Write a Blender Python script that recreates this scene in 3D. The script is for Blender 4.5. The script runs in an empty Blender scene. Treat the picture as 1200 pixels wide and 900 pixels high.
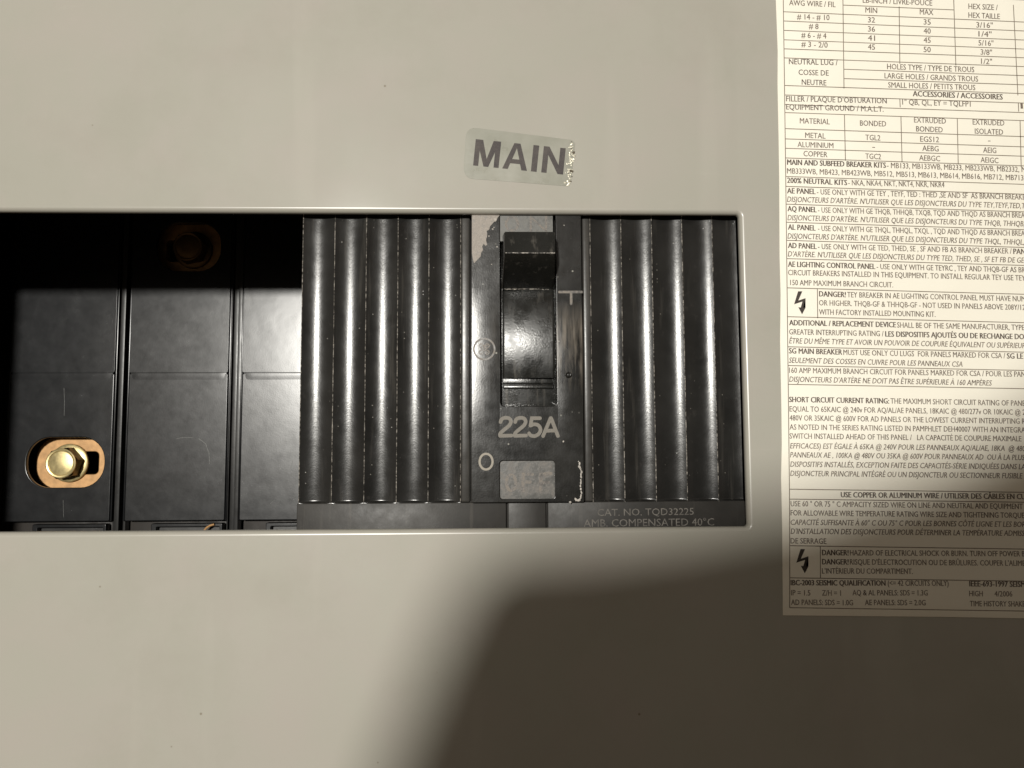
import bpy, bmesh, math, random
from mathutils import Vector, Matrix, noise
random.seed(7)
S = bpy.context.scene
C = S.collection
R = math.radians

# ------------------------------------------------------------------ camera, world, light, exposure
Z0 = 1.40                      # height of the point of the panel straight in front of the lens (m)
D = 184.0                      # lens to panel front (mm)
F = 920.0                      # focal length in photograph pixels (1200 wide)
cam_data = bpy.data.cameras.new('camera')
cam_data.sensor_width = 36.0
cam_data.lens = F / 1200 * 36.0
cam_data.clip_start = 0.005
cam_data.clip_end = 50.0
cam = bpy.data.objects.new('camera', cam_data)
C.objects.link(cam)
cam.location = (0, -D * .001, Z0)
ROT = Matrix.Rotation(R(-1.60), 3, 'Z') @ Matrix.Rotation(R(90 + 4.60), 3, 'X') @ Matrix.Rotation(R(-0.25), 3, 'Z')
cam.rotation_euler = ROT.to_euler()
S.camera = cam

world = bpy.data.worlds.new('World')
S.world = world
world.use_nodes = True
wn = world.node_tree
bg = wn.nodes['Background']
bg.inputs['Strength'].default_value = 0.185
tc = wn.nodes.new('ShaderNodeTexCoord'); sx = wn.nodes.new('ShaderNodeSeparateXYZ')
mr = wn.nodes.new('ShaderNodeMapRange'); cr = wn.nodes.new('ShaderNodeValToRGB')
wn.links.new(tc.outputs['Generated'], sx.inputs[0]); wn.links.new(sx.outputs['Z'], mr.inputs['Value'])
mr.inputs['From Min'].default_value = -1
wn.links.new(mr.outputs[0], cr.inputs[0]); wn.links.new(cr.outputs[0], bg.inputs['Color'])
cr.color_ramp.elements[0].color = (0.64, 0.45, 0.26, 1)      # warm floor side of the room
cr.color_ramp.elements[1].color = (1.35, 1.22, 1.05, 1)      # pale ceiling side
cr.color_ramp.elements[0].position = 0.2
cr.color_ramp.elements[1].position = 0.8

LAMP = Vector((-226, -1200, 182))                             # the room's lamp, mm from the panel point
ld = bpy.data.lights.new('room_lamp', 'POINT')
ld.energy = 66.0
ld.shadow_soft_size = 0.034
ld.color = (1.0, 0.97, 0.90)
lo = bpy.data.objects.new('room_lamp', ld)
lo.location = (LAMP.x * .001, LAMP.y * .001, Z0 + LAMP.z * .001)
C.objects.link(lo)

S.view_settings.view_transform = 'Standard'
S.view_settings.look = 'None'
S.view_settings.exposure = 0.0
S.view_settings.gamma = 1.0
S.view_settings.use_curve_mapping = False
S.render.engine = 'CYCLES'

# ------------------------------------------------------------------ helpers
def U(px, py, d=0.0):
    """point (x, z in mm) of the plane d mm behind the cover front that the photograph shows at px, py"""
    v = ROT @ Vector((px - 600, 450 - py, -F))
    t = (D + d) / v.y
    return v.x * t, v.z * t

def W(x, y, z):
    return Vector((x * .001, y * .001, Z0 + z * .001))

ORIG = {}
def thing(name, label, cat, loc, group=None):
    o = bpy.data.objects.new(name, None)
    C.objects.link(o)
    o.empty_display_size = 0.01
    o.location = W(*loc)
    o['label'] = label; o['category'] = cat
    if group: o['group'] = group
    ORIG[o.name] = W(*loc)
    return o

def obj(name, bm, mat, parent=None, smooth=True, loc=None, label=None):
    """bm is in mm about the panel point; linked as one mesh object"""
    if isinstance(bm, bpy.types.Mesh):
        b2 = bmesh.new(); b2.from_mesh(bm); bm = b2
    org = ORIG[parent.name] if parent else (W(*loc) if loc else W(0, 0, 0))
    for v in bm.verts:
        v.co = W(*v.co) - org
    me = bpy.data.meshes.new(name)
    bm.to_mesh(me); bm.free()
    if smooth:
        me.polygons.foreach_set('use_smooth', [True] * len(me.polygons))
        if smooth is True:
            me.set_sharp_from_angle(angle=R(35))
        if smooth == 'plate':
            for p in me.polygons:
                if abs(p.normal.y) > .9995: p.use_smooth = False
    me.materials.append(mat)
    o = bpy.data.objects.new(name, me)
    C.objects.link(o)
    if parent: o.parent = parent
    else: o.location = org
    ORIG[o.name] = org
    if label: o['label'] = label
    return o

def tag(o, label, cat, group=None, kind=None):
    o['label'] = label; o['category'] = cat
    if group: o['group'] = group
    if kind: o['kind'] = kind
    return o

def box(bm, x0, x1, y0, y1, z0, z1, bev=0.0, seg=2):
    if x0 > x1: x0, x1 = x1, x0
    if z0 > z1: z0, z1 = z1, z0
    g = bmesh.ops.create_cube(bm, size=1.0)
    vs = g['verts']
    for v in vs:
        v.co = Vector((x0 + (v.co.x + .5) * (x1 - x0), y0 + (v.co.y + .5) * (y1 - y0), z0 + (v.co.z + .5) * (z1 - z0)))
    if bev:
        es = {e for v in vs for e in v.link_edges}
        bmesh.ops.bevel(bm, geom=list(es), offset=bev, segments=seg, affect='EDGES', profile=0.5)
    return bm

def rrect(x0, x1, z0, z1, r, n=6):
    if x0 > x1: x0, x1 = x1, x0
    if z0 > z1: z0, z1 = z1, z0
    out = []
    for cx, cz, a0 in ((x1 - r, z1 - r, 0), (x0 + r, z1 - r, 90), (x0 + r, z0 + r, 180), (x1 - r, z0 + r, 270)):
        for i in range(n + 1):
            a = R(a0 + 90 * i / n)
            out.append((cx + r * math.cos(a), cz + r * math.sin(a)))
    return out

def plate(outer, holes, yf, th, bev=0.2, seg=2):
    """flat plate in the panel's plane with holes: front at y = yf, thickness th, rounded edges"""
    cu = bpy.data.curves.new('outline', 'CURVE')
    cu.dimensions = '2D'; cu.fill_mode = 'BOTH'
    cu.extrude = th / 2 - bev; cu.bevel_depth = bev; cu.bevel_resolution = seg; cu.offset = -bev
    for pts in [outer] + holes:
        sp = cu.splines.new('POLY')
        sp.points.add(len(pts) - 1)
        for p, q in zip(sp.points, pts):
            p.co = (q[0], q[1], 0, 1)
        sp.use_cyclic_u = True
    o = bpy.data.objects.new('outline', cu)
    C.objects.link(o)
    dg = bpy.context.evaluated_depsgraph_get()
    me = bpy.data.meshes.new_from_object(o.evaluated_get(dg))
    bm = bmesh.new(); bm.from_mesh(me)
    bpy.data.objects.remove(o); bpy.data.curves.remove(cu); bpy.data.meshes.remove(me)
    for v in bm.verts:
        v.co = Vector((v.co.x, yf + th / 2 - v.co.z, v.co.y))
    bmesh.ops.remove_doubles(bm, verts=bm.verts, dist=1e-4)
    bmesh.ops.recalc_face_normals(bm, faces=bm.faces)
    return bm

def ribbon(bm, pts, w, y, caps=True):
    """flat stroke of width w along pts (x, z) at depth y"""
    P = [Vector(p) for p in pts]
    closed = len(P) > 4 and (P[0] - P[-1]).length < 1e-5
    if closed: P = P[:-1]; caps = False
    n = len(P)
    L, Rr = [], []
    for i in range(n):
        a = (P[i] - P[i - 1]).normalized() if i or closed else None
        b = (P[(i + 1) % n] - P[i]).normalized() if i < n - 1 or closed else None
        if a is None: a = b
        if b is None: b = a
        t = (a + b)
        t = t.normalized() if t.length > 1e-6 else b
        k = max(0.55, t.dot(a))
        nn = Vector((-t.y, t.x)) * (w / 2 / k)
        L.append(P[i] + nn); Rr.append(P[i] - nn)
    def cap(c, d, s):
        out = []
        for i in range(1, 6):
            a = math.pi * i / 6
            out.append(c + s * Vector((-d.y, d.x)) * (w / 2) * math.cos(a) + s * d * (w / 2) * math.sin(a))
        return out
    vl = [bm.verts.new((p.x, y, p.y)) for p in L]
    vr = [bm.verts.new((p.x, y, p.y)) for p in Rr]
    for i in range(n if closed else n - 1):
        j = (i + 1) % n
        bm.faces.new((vl[i], vl[j], vr[j], vr[i]))
    if caps:
        d = (P[-1] - P[-2]).normalized()
        vs = [bm.verts.new((q.x, y, q.y)) for q in cap(P[-1], d, 1)]
        bm.faces.new([vl[-1]] + vs + [vr[-1]])
        d = (P[1] - P[0]).normalized()
        vs = [bm.verts.new((q.x, y, q.y)) for q in cap(P[0], d, -1)]
        bm.faces.new([vr[0]] + vs + [vl[0]])
    return bm

def front(bm):
    """turn every face of a flat print towards the viewer"""
    for f in bm.faces:
        f.normal_update()
        if f.normal.y > 0: f.normal_flip()
    return bm

def poly(bm, pts, y):
    f = bm.faces.new([bm.verts.new((p[0], y, p[1])) for p in pts])
    return f

def arc(cx, cz, rx, rz, a0, a1, n=14):
    return [(cx + rx * math.cos(R(a0 + (a1 - a0) * i / n)), cz + rz * math.sin(R(a0 + (a1 - a0) * i / n))) for i in range(n + 1)]

# ------------------------------------------------------------------ materials
class NT:
    def __init__(s, name):
        s.m = bpy.data.materials.new(name); s.m.use_nodes = True
        s.t = s.m.node_tree; s.b = s.t.nodes['Principled BSDF']
        s.co = s.t.nodes.new('ShaderNodeTexCoord')
    def n(s, kind, **kw):
        x = s.t.nodes.new(kind)
        for k, v in kw.items():
            if hasattr(x, k) and not isinstance(v, bpy.types.NodeSocket) and k not in ('Scale',): setattr(x, k, v)
        return x
    def l(s, a, b): s.t.links.new(a, b)
    def coord(s, scale=(1, 1, 1), loc=(0, 0, 0)):
        m = s.n('ShaderNodeMapping'); s.l(s.co.outputs['Object'], m.inputs['Vector'])
        m.inputs['Scale'].default_value = scale; m.inputs['Location'].default_value = loc
        return m.outputs[0]
    def noise(s, scale, detail=4, rough=.55, stretch=(1, 1, 1), loc=(0, 0, 0)):
        x = s.n('ShaderNodeTexNoise'); s.l(s.coord(stretch, loc), x.inputs['Vector'])
        x.inputs['Scale'].default_value = scale; x.inputs['Detail'].default_value = detail; x.inputs['Roughness'].default_value = rough
        return x.outputs['Fac']
    def voro(s, scale, stretch=(1, 1, 1)):
        x = s.n('ShaderNodeTexVoronoi'); s.l(s.coord(stretch), x.inputs['Vector']); x.inputs['Scale'].default_value = scale
        return x
    def ramp(s, src, a, b, va=0.0, vb=1.0):
        x = s.n('ShaderNodeMapRange'); x.clamp = True
        s.l(src, x.inputs['Value'])
        x.inputs['From Min'].default_value = a; x.inputs['From Max'].default_value = b
        x.inputs['To Min'].default_value = va; x.inputs['To Max'].default_value = vb
        return x.outputs[0]
    def math(s, op, a, b=None):
        x = s.n('ShaderNodeMath'); x.operation = op
        for i, v in enumerate((a, b)):
            if v is None: continue
            if isinstance(v, (int, float)): x.inputs[i].default_value = v
            else: s.l(v, x.inputs[i])
        return x.outputs[0]
    def mix(s, fac, a, b):
        x = s.n('ShaderNodeMix'); x.data_type = 'RGBA'
        for i, v in ((0, fac), (6, a), (7, b)):
            if isinstance(v, bpy.types.NodeSocket): s.l(v, x.inputs[i])
            else: x.inputs[i].default_value = v if isinstance(v, (int, float)) else (*v, 1) if len(v) == 3 else v
        return x.outputs[2]
    def bump(s, h, dist, strength=1.0, nxt=None):
        x = s.n('ShaderNodeBump'); s.l(h, x.inputs['Height']); x.inputs['Distance'].default_value = dist * .001
        x.inputs['Strength'].default_value = strength
        if nxt: s.l(nxt, x.inputs['Normal'])
        return x.outputs[0]
    def out(s, col=None, rough=None, normal=None, metal=None, spec=None):
        for k, v in (('Base Color', col), ('Roughness', rough), ('Normal', normal), ('Metallic', metal), ('Specular IOR Level', spec)):
            if v is None: continue
            if isinstance(v, bpy.types.NodeSocket): s.l(v, s.b.inputs[k])
            else: s.b.inputs[k].default_value = (*v, 1) if isinstance(v, tuple) and len(v) == 3 else v
        return s.m

def m_paint(name, coat, coat_r):
    t = NT(name)
    big = t.noise(9, 3); med = t.noise(55, 4, loc=(3, 1, 2))
    c = t.mix(t.ramp(big, .3, .7), (.352, .343, .294), (.386, .371, .322))
    c = t.mix(t.math('MULTIPLY', t.ramp(med, .42, .72), .6), c, (.392, .358, .322))
    v = t.voro(170)
    sel = t.ramp(v.outputs['Distance'], .035, .06, 1, 0)
    rnd = t.ramp(v.outputs['Color'], .86, .88)
    c = t.mix(t.math('MULTIPLY', t.math('MULTIPLY', sel, rnd), .7), c, (.16, .13, .09))
    smear = t.noise(60, 3, stretch=(1, 1, .12))
    c = t.mix(t.math('MULTIPLY', t.ramp(smear, .62, .8), .25), c, (.50, .475, .42))
    scuff = t.noise(240, 6, .75, stretch=(.35, 1, 1.6))
    c = t.mix(t.math('MULTIPLY', t.math('MULTIPLY', t.ramp(scuff, .60, .72), t.ramp(t.noise(14, 2, loc=(5, 2, 8)), .48, .66)), .30), c, (.45, .43, .385))
    grime = t.noise(22, 6, .7, loc=(9, 4, 1))
    c = t.mix(t.math('MULTIPLY', t.ramp(grime, .50, .75), .30), c, (.285, .268, .218))
    r = t.ramp(t.noise(40, 5), .3, .7, .44, .54)
    peel = t.noise(900, 2)
    grit = t.noise(3500, 2)
    nm = t.bump(grit, .012, .5, t.bump(peel, .02, .5))
    t.b.inputs['Coat Weight'].default_value = coat; t.b.inputs['Coat Roughness'].default_value = coat_r
    return t.out(c, r, nm, 0.0, .18)

def m_black(name, base=(.013, .0126, .0118), r0=.27, r1=.38, speck=.5, scr=.0, grain=.012, wave=.03, wscale=320, wear=(.20, .185, .16), spec=.5):
    t = NT(name)
    c = t.mix(t.ramp(t.noise(80, 5), .35, .7), base, tuple(min(1, k * 1.7) for k in base))
    dust = t.ramp(t.noise(420, 6, .7), .60, .80)
    c = t.mix(t.math('MULTIPLY', dust, .25 * speck + .06), c, (.12, .11, .10))
    v = t.voro(900)
    sel = t.ramp(v.outputs['Distance'], .05, .15, 1, 0)
    rnd = t.ramp(v.outputs['Color'], 1 - .30 * speck, .985 - .28 * speck + .015)
    f = t.math('MULTIPLY', sel, rnd)
    c = t.mix(f, c, wear)
    if scr:
        sc_ = t.noise(700, 4, .6, stretch=(1, 1, .06))
        fs = t.math('MULTIPLY', t.ramp(sc_, .58, .72), scr)
        c = t.mix(fs, c, (.10, .092, .08))
    r = t.ramp(t.noise(260, 6, .65), .3, .72, r0, r1)
    nm = t.bump(t.noise(2600, 4), grain, .8, t.bump(t.noise(wscale, 3), wave, .6))
    nm = t.bump(f, .03, .7, nm)
    return t.out(c, r, nm, 0.0, spec)

def m_simple(name, col, rough, metal=0.0, n_scale=300, var=.25, bump=.01, spec=.5):
    t = NT(name)
    a = tuple(k * (1 - var) for k in col); b = tuple(min(1, k * (1 + var)) for k in col)
    c = t.mix(t.ramp(t.noise(n_scale, 5), .3, .7), a, b)
    r = t.ramp(t.noise(n_scale * 1.7, 4), .3, .7, rough * .85, min(1, rough * 1.15))
    nm = t.bump(t.noise(n_scale * 5, 3), bump, .8)
    return t.out(c, r, nm, metal, spec)

def m_worn(name, base, wear, amount, scale, stretch=(1, 1, 1), rough=.5):
    """dark plastic showing through a rubbed pale layer"""
    t = NT(name)
    f = t.ramp(t.noise(scale, 8, .7, stretch), amount - .06, amount + .1)
    g = t.noise(scale * 4, 4, .6)
    w = t.mix(t.ramp(g, .3, .7), tuple(k * .75 for k in wear), tuple(min(1, k * 1.2) for k in wear))
    c = t.mix(f, base, w)
    r = t.ramp(f, 0, 1, .32, rough)
    nm = t.bump(t.noise(scale * 3, 5), .03, .8)
    return t.out(c, r, nm)

def m_escut():
    t = NT('dark_grey_rating_plate')
    c = t.mix(t.ramp(t.noise(90, 5), .35, .7), (.008, .0077, .007), (.019, .018, .016))
    sx = t.n('ShaderNodeSeparateXYZ'); t.l(t.co.outputs['Object'], sx.inputs[0])
    rub = t.noise(500, 5, .65, stretch=(1, 1, .10))
    band = t.math('MULTIPLY', t.ramp(sx.outputs['Z'], .0250, .0310), t.ramp(sx.outputs['Z'], .0480, .0410))
    right = t.ramp(sx.outputs['X'], .0074, .0086)
    f = t.math('MULTIPLY', t.math('MULTIPLY', t.ramp(rub, .40, .62), band), t.math('ADD', t.math('MULTIPLY', right, .75), .12))
    c = t.mix(f, c, (.19, .165, .135))
    sp = t.voro(650); fs = t.math('MULTIPLY', t.ramp(sp.outputs['Distance'], .1, .2, 1, 0), t.ramp(sp.outputs['Color'], .83, .85))
    c = t.mix(fs, c, (.35, .34, .30))
    r = t.ramp(t.noise(300, 6, .65), .3, .72, .17, .24)
    nm = t.bump(t.noise(2600, 4), .012, .8, t.bump(t.noise(600, 4, .6, stretch=(1, 1, .15)), .022, .5))
    return t.out(c, r, nm, 0.0, .46)

PAINT = m_paint('grey_panel_paint', .18, .09)
LIP = m_paint('burnished_paint_lip', .9, .27)
BLACK = m_black('black_moulded_phenolic', r0=.17, r1=.26, spec=.33, speck=.62, scr=.25)
FACE = m_black('dull_black_housing_face', base=(.030, .0282, .0258), r0=.34, r1=.46, spec=.16, speck=.8, scr=.3, wear=(.34, .29, .27))
STRIP = m_black('rubbed_side_strip', base=(.036, .034, .031), r0=.26, r1=.36, speck=.8, scr=.5, wear=(.34, .31, .28), spec=.5)
ESC = m_escut()
HANDLE = m_black('polished_black_handle', base=(.009, .009, .008), r0=.16, r1=.38, speck=.45, scr=.6, grain=.04, wave=.035)
SHELL = m_black('smooth_black_bus_cover', base=(.008, .0083, .009), r0=.23, r1=.28, spec=.62, wave=.10, wscale=60, speck=.12, scr=.0, grain=.006, wear=(.2, .2, .19))
RIBM = m_black('black_divider_rib', base=(.02, .0195, .019), r0=.3, r1=.4, speck=.8)
EDGE = m_worn('rubbed_and_lit_edge', (.03, .028, .025), (.50, .46, .41), .50, 1100)  # wear on the flute ridges; also the painted highlight on the lever's edge
WORN = m_worn('bare_rubbed_patch', (.12, .105, .09), (.31, .275, .24), .36, 1100, rough=.6)
WINDOW = m_worn('scratched_grey_window', (.06, .058, .052), (.115, .103, .09), .5, 500)
ONWIN = m_worn('smeared_silver_window', (.07, .069, .062), (.125, .122, .11), .5, 300, rough=.55)
TAN = m_worn('worn_tan_print', (.085, .077, .064), (.165, .148, .122), .36, 1500, rough=.55)
TAND = m_worn('faded_tan_print', (.06, .052, .045), (.17, .145, .12), .47, 900, rough=.55)
CREAM = m_worn('cream_print', (.15, .135, .105), (.28, .25, .20), .3, 1500)
MOULD = m_simple('raised_dusty_lettering', (.14, .128, .112), .6, 0, 700, .4)
GOLD = m_simple('yellow_zinc_plating', (.58, .47, .235), .42, .75, 350, .25, .02)
COPPER = m_simple('dull_copper_bar', (.52, .30, .13), .5, .35, 500, .2, .02)
SHADED_PLATING = m_simple('shade_darkened_plating', (.20, .12, .055), .5, .8, 350, .25, .02)  # darkened copy of the bolt plating, shade painted in for the upper bolt
HEXSIDE = m_simple('dark_bolt_flank', (.17, .13, .07), .34, 1.0, 500, .4, .02)
DARK = m_simple('dark_enclosure_paint', (.018, .014, .011), .6, 0, 200)
PAPER = None
def m_paper():
    t = NT('cream_label_paper')
    c = t.mix(t.ramp(t.noise(45, 4), .3, .7), (.85, .81, .70), (.88, .845, .74))
    nm = t.bump(t.noise(60, 2, stretch=(1, 1, .35)), .12, .5, t.bump(t.noise(4500, 3), .008, .5))
    return t.out(c, .5, nm, 0, .35)
PAPER = m_paper()
def m_ink(name, col, fade):
    t = NT(name)
    f = t.ramp(t.noise(260, 4, .6), .35, .75)
    g = t.ramp(t.noise(5000, 2), .4, .6)
    c = t.mix(t.math('MULTIPLY', f, fade), col, (.44, .37, .30))
    c = t.mix(t.math('MULTIPLY', g, fade * .6), c, (.40, .34, .28))
    return t.out(c, .6, None, 0, .3)
INK = m_ink('faded_brown_ink', (.085, .060, .047), .42)
INKB = m_ink('heavy_brown_ink', (.060, .043, .036), .28)
LINE = m_ink('ruled_line_ink', (.14, .11, .08), .35)
BOLTINK = m_ink('hazard_symbol_ink', (.028, .022, .02), .1)
MAININK = m_ink('grey_black_sticker_print', (.045, .039, .041), .10)
def m_film():
    t = NT('aged_clear_film')
    c = t.mix(t.ramp(t.noise(150, 5), .35, .7), (.262, .262, .216), (.305, .300, .252))
    nm = t.bump(t.noise(900, 4), .03, .6)
    return t.out(c, t.ramp(t.noise(200, 4), .3, .7, .24, .4), nm, 0, .5)
FILM = m_film()
FLECK = m_simple('torn_silver_backing', (.72, .68, .55), .3, .35, 1500, .4, .05)
DIRT = m_simple('dark_dirt_fleck', (.09, .07, .045), .7, 0, 900)
CHIP = m_simple('pale_chipped_edge', (.42, .39, .35), .45, 0, 1200, .35, .04)

# ------------------------------------------------------------------ panel cover with its opening
def opening(pts_only=False):
    tl, tr = U(0, 247.6), U(866.6, 250.4)
    bl, br = U(0, 623.5), U(877.0, 617.6)
    xr = (tr[0] + br[0]) / 2
    zt = (tl[1] + tr[1]) / 2; zb = (bl[1] + br[1]) / 2
    return xr, zt, zb
XR, ZT, ZB = opening()
XL = -152.0
def cover():
    r0, Re = 0.7, 1.15           # corner radius of the opening, rolled edge radius
    prof = [(0.0, 1.6)] + [(Re * (1 - math.cos(R(a))), Re - Re * math.sin(R(a))) for a in range(0, 91, 15)]
    bm = bmesh.new()
    loops = []
    for off, y in prof:
        loops.append([bm.verts.new((x, y, z)) for x, z in rrect(XL - off, XR + off, ZB - off, ZT + off, r0 + off, 8)])
    # outer rim: the same number of points on the cover's outline, then a return flange
    cx, cz = (XL + XR) / 2, (ZB + ZT) / 2
    X0, X1, Z_0, Z_1 = -330.0, 250.0, -420.0, 380.0
    inner = [v.co.copy() for v in loops[-1]]
    outer = []
    n = len(inner); q = n // 4
    corners = [(X1, Z_1), (X0, Z_1), (X0, Z_0), (X1, Z_0)]
    for i, p in enumerate(inner):
        c = corners[i // q]
        k = (i % q)
        if k == q // 2: outer.append(c)
        else:
            quarter = i // q
            horiz_first = quarter in (0, 2)
            first = k < q // 2
            if (first and horiz_first) or (not first and not horiz_first): outer.append((c[0], p.z))
            else: outer.append((p.x, c[1]))
    lo_ = [bm.verts.new((x, 0, z)) for x, z in outer]
    lb = [bm.verts.new((x, 14, z)) for x, z in outer]
    loops += [lo_, lb]
    for a, b in zip(loops[:-1], loops[1:]):
        for i in range(n):
            j = (i + 1) % n
            bm.faces.new((a[i], b[i], b[j], a[j]))
    # back of the sheet
    back = [bm.verts.new((v.co.x, 1.6, v.co.z)) for v in lo_]
    for i in range(n):
        j = (i + 1) % n
        bm.faces.new((loops[0][i], loops[0][j], back[j], back[i]))
    bmesh.ops.recalc_face_normals(bm, faces=bm.faces)
    me_bm = bm
    for f in bm.faces:
        c = f.calc_center_median()
        f.material_index = 1 if (XL - 1.3 < c.x < XR + 1.3 and ZB - 1.3 < c.z < ZT + 1.3) and c.y < 1.6 else 0
    o = obj('panel_cover', me_bm, PAINT, loc=(0, 0, 0))
    o.data.materials.append(LIP)
    return tag(o, 'grey painted steel panel cover with a long rectangular opening', 'panel cover')
cover()

def enclosure():
    bm = bmesh.new()
    x0, x1, z0, z1, y0, y1 = -322, 242, -412, 372, 16, 132
    box(bm, x0, x1, y1, y1 + 2, z0, z1)
    box(bm, x0, x0 + 2, y0, y1, z0, z1); box(bm, x1 - 2, x1, y0, y1, z0, z1)
    box(bm, x0 + 2, x1 - 2, y0, y1, z0, z0 + 2); box(bm, x0 + 2, x1 - 2, y0, y1, z1 - 2, z1)
    o = obj('enclosure_box', bm, DARK, smooth=False, loc=(0, y1, 0))
    tag(o, 'dark inside of the enclosure, seen at the far left of the opening', 'enclosure')
enclosure()

# ------------------------------------------------------------------ bus cover panels, deep at the left of the opening
DP = 64.5
def px_x(px, d, py=430): return U(px, py, d)[0]
def px_z(py, d, px=600): return U(px, py, d)[1]
bus = thing('bus_bar_cover', 'deep set black plastic bus cover of three panels at left of opening', 'bus cover', (px_x(140, DP), DP + 6, 0))
pan = [(12.5, 134.5), (151.5, 267.5), (284.0, 404.0)]
crease = px_z(437.5, DP, 200)
ptop, pbot = px_z(196, DP, 200), px_z(610.5, DP, 200)
hole1 = (px_x(30.5, DP, 542), px_x(122, DP, 542), px_z(571.5, DP, 76), px_z(512.5, DP, 76))
hole2 = (px_x(183, DP, 288), px_x(259, DP, 288), px_z(318, DP, 220), px_z(261, DP, 220))
for i, (a, b) in enumerate(pan):
    xa, xb = px_x(a, DP), px_x(b, DP)
    lower_h = [rrect(*hole1, 7.2, 8)] if i == 0 else []
    upper_h = [rrect(*hole2, 7.0, 8)] if i == 1 else []
    p = obj('panel', plate(rrect(xa, xb, pbot, crease, .5, 3), lower_h, DP, 1.4, .3, 4), SHELL, bus, 'plate')
    obj('upper_panel', plate(rrect(xa, xb, crease + .2, ptop, .5, 3), upper_h, DP - .09, 1.5, .10, 3), SHELL, p, 'plate')
    # soft moulded crease across the panel
    bm = bmesh.new(); rows = []
    for k in range(17):
        u = k / 16
        z = crease - 3.0 + 3.6 * u
        h = .065 * math.sin(math.pi * min(1, u / .70) / 2) ** 2 if u < .70 else (.065 - .018 * math.sin(math.pi * (u - .70) / .26) ** 2 if u < .83 else .047 + .065 * ((u - .83) / .17))
        row = []
        for j in range(25):
            q = j / 24
            e = min(1, q / .05, (1 - q) / .05)
            sag = .04 * noise.noise(Vector((i * 7 + q * 3, u, 0)))
            row.append(bm.verts.new((xa + .55 + (xb - xa - 1.1) * q, DP + .02 - (h + sag * h * 4) * e, z)))
        rows.append(row)
    for a_, b_ in zip(rows[:-1], rows[1:]):
        for j in range(24): bm.faces.new((a_[j], a_[j + 1], b_[j + 1], b_[j]))
    bmesh.ops.recalc_face_normals(bm, faces=bm.faces); bm.faces.ensure_lookup_table()
    if bm.faces[0].normal.y > 0: bmesh.ops.reverse_faces(bm, faces=bm.faces)
    obj('crease', bm, SHELL, p)
    # raised rim strips along the two sides
    for s, xx in ((1, xa), (-1, xb)):
        bm = bmesh.new()
        box(bm, xx - s * .55, xx - s * .08, DP + .25, DP + 3.5, pbot, ptop, .1)
        obj('rim', bm, SHELL, p)
    # clip tab under the panel
    ta, tb = {0: (35, 122), 1: (175, 259), 2: (310, 396)}[i]
    xa2, xb2 = px_x(ta, DP, 618), px_x(tb, DP, 618)
    zt2 = px_z(614, DP, 200)
    bm = plate(rrect(xa2, xb2, zt2 - 14, zt2, .4, 3), [rrect(xa2 + 1.6, xb2 - .9, zt2 - 12.4, zt2 - 1.1, .3, 3)], DP + 1.2, 3, .25)
    tb_ = obj('clip_tab', bm, SHELL, p, 'plate')
    bm = bmesh.new(); box(bm, xa2 + 1, xb2 - 1, DP + 3.3, DP + 4.1, zt2 - 13, zt2 - .5)
    obj('tab_recess', bm, RIBM, tb_)
    bm = bmesh.new(); box(bm, xa, xb, DP + 3.0 + 1.3, DP + 7, zt2 - 16, pbot - .1, .2)
    obj('ledge', bm, DARK, p)
for i, (gx, w, dy) in enumerate(((136.3, .45, 1.6), (141.2, 1.5, .7), (149.6, .8, 1.2), (269.6, .45, .6), (274.8, 1.7, 1.2), (280.4, 1.35, -.1))):
    bm = bmesh.new(); xx = px_x(gx, DP)
    box(bm, xx - w / 2, xx + w / 2, DP + dy, DP + 12, px_z(640, DP), ptop, .16, 3)
    obj('divider_rib', bm, RIBM, bus)

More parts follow.
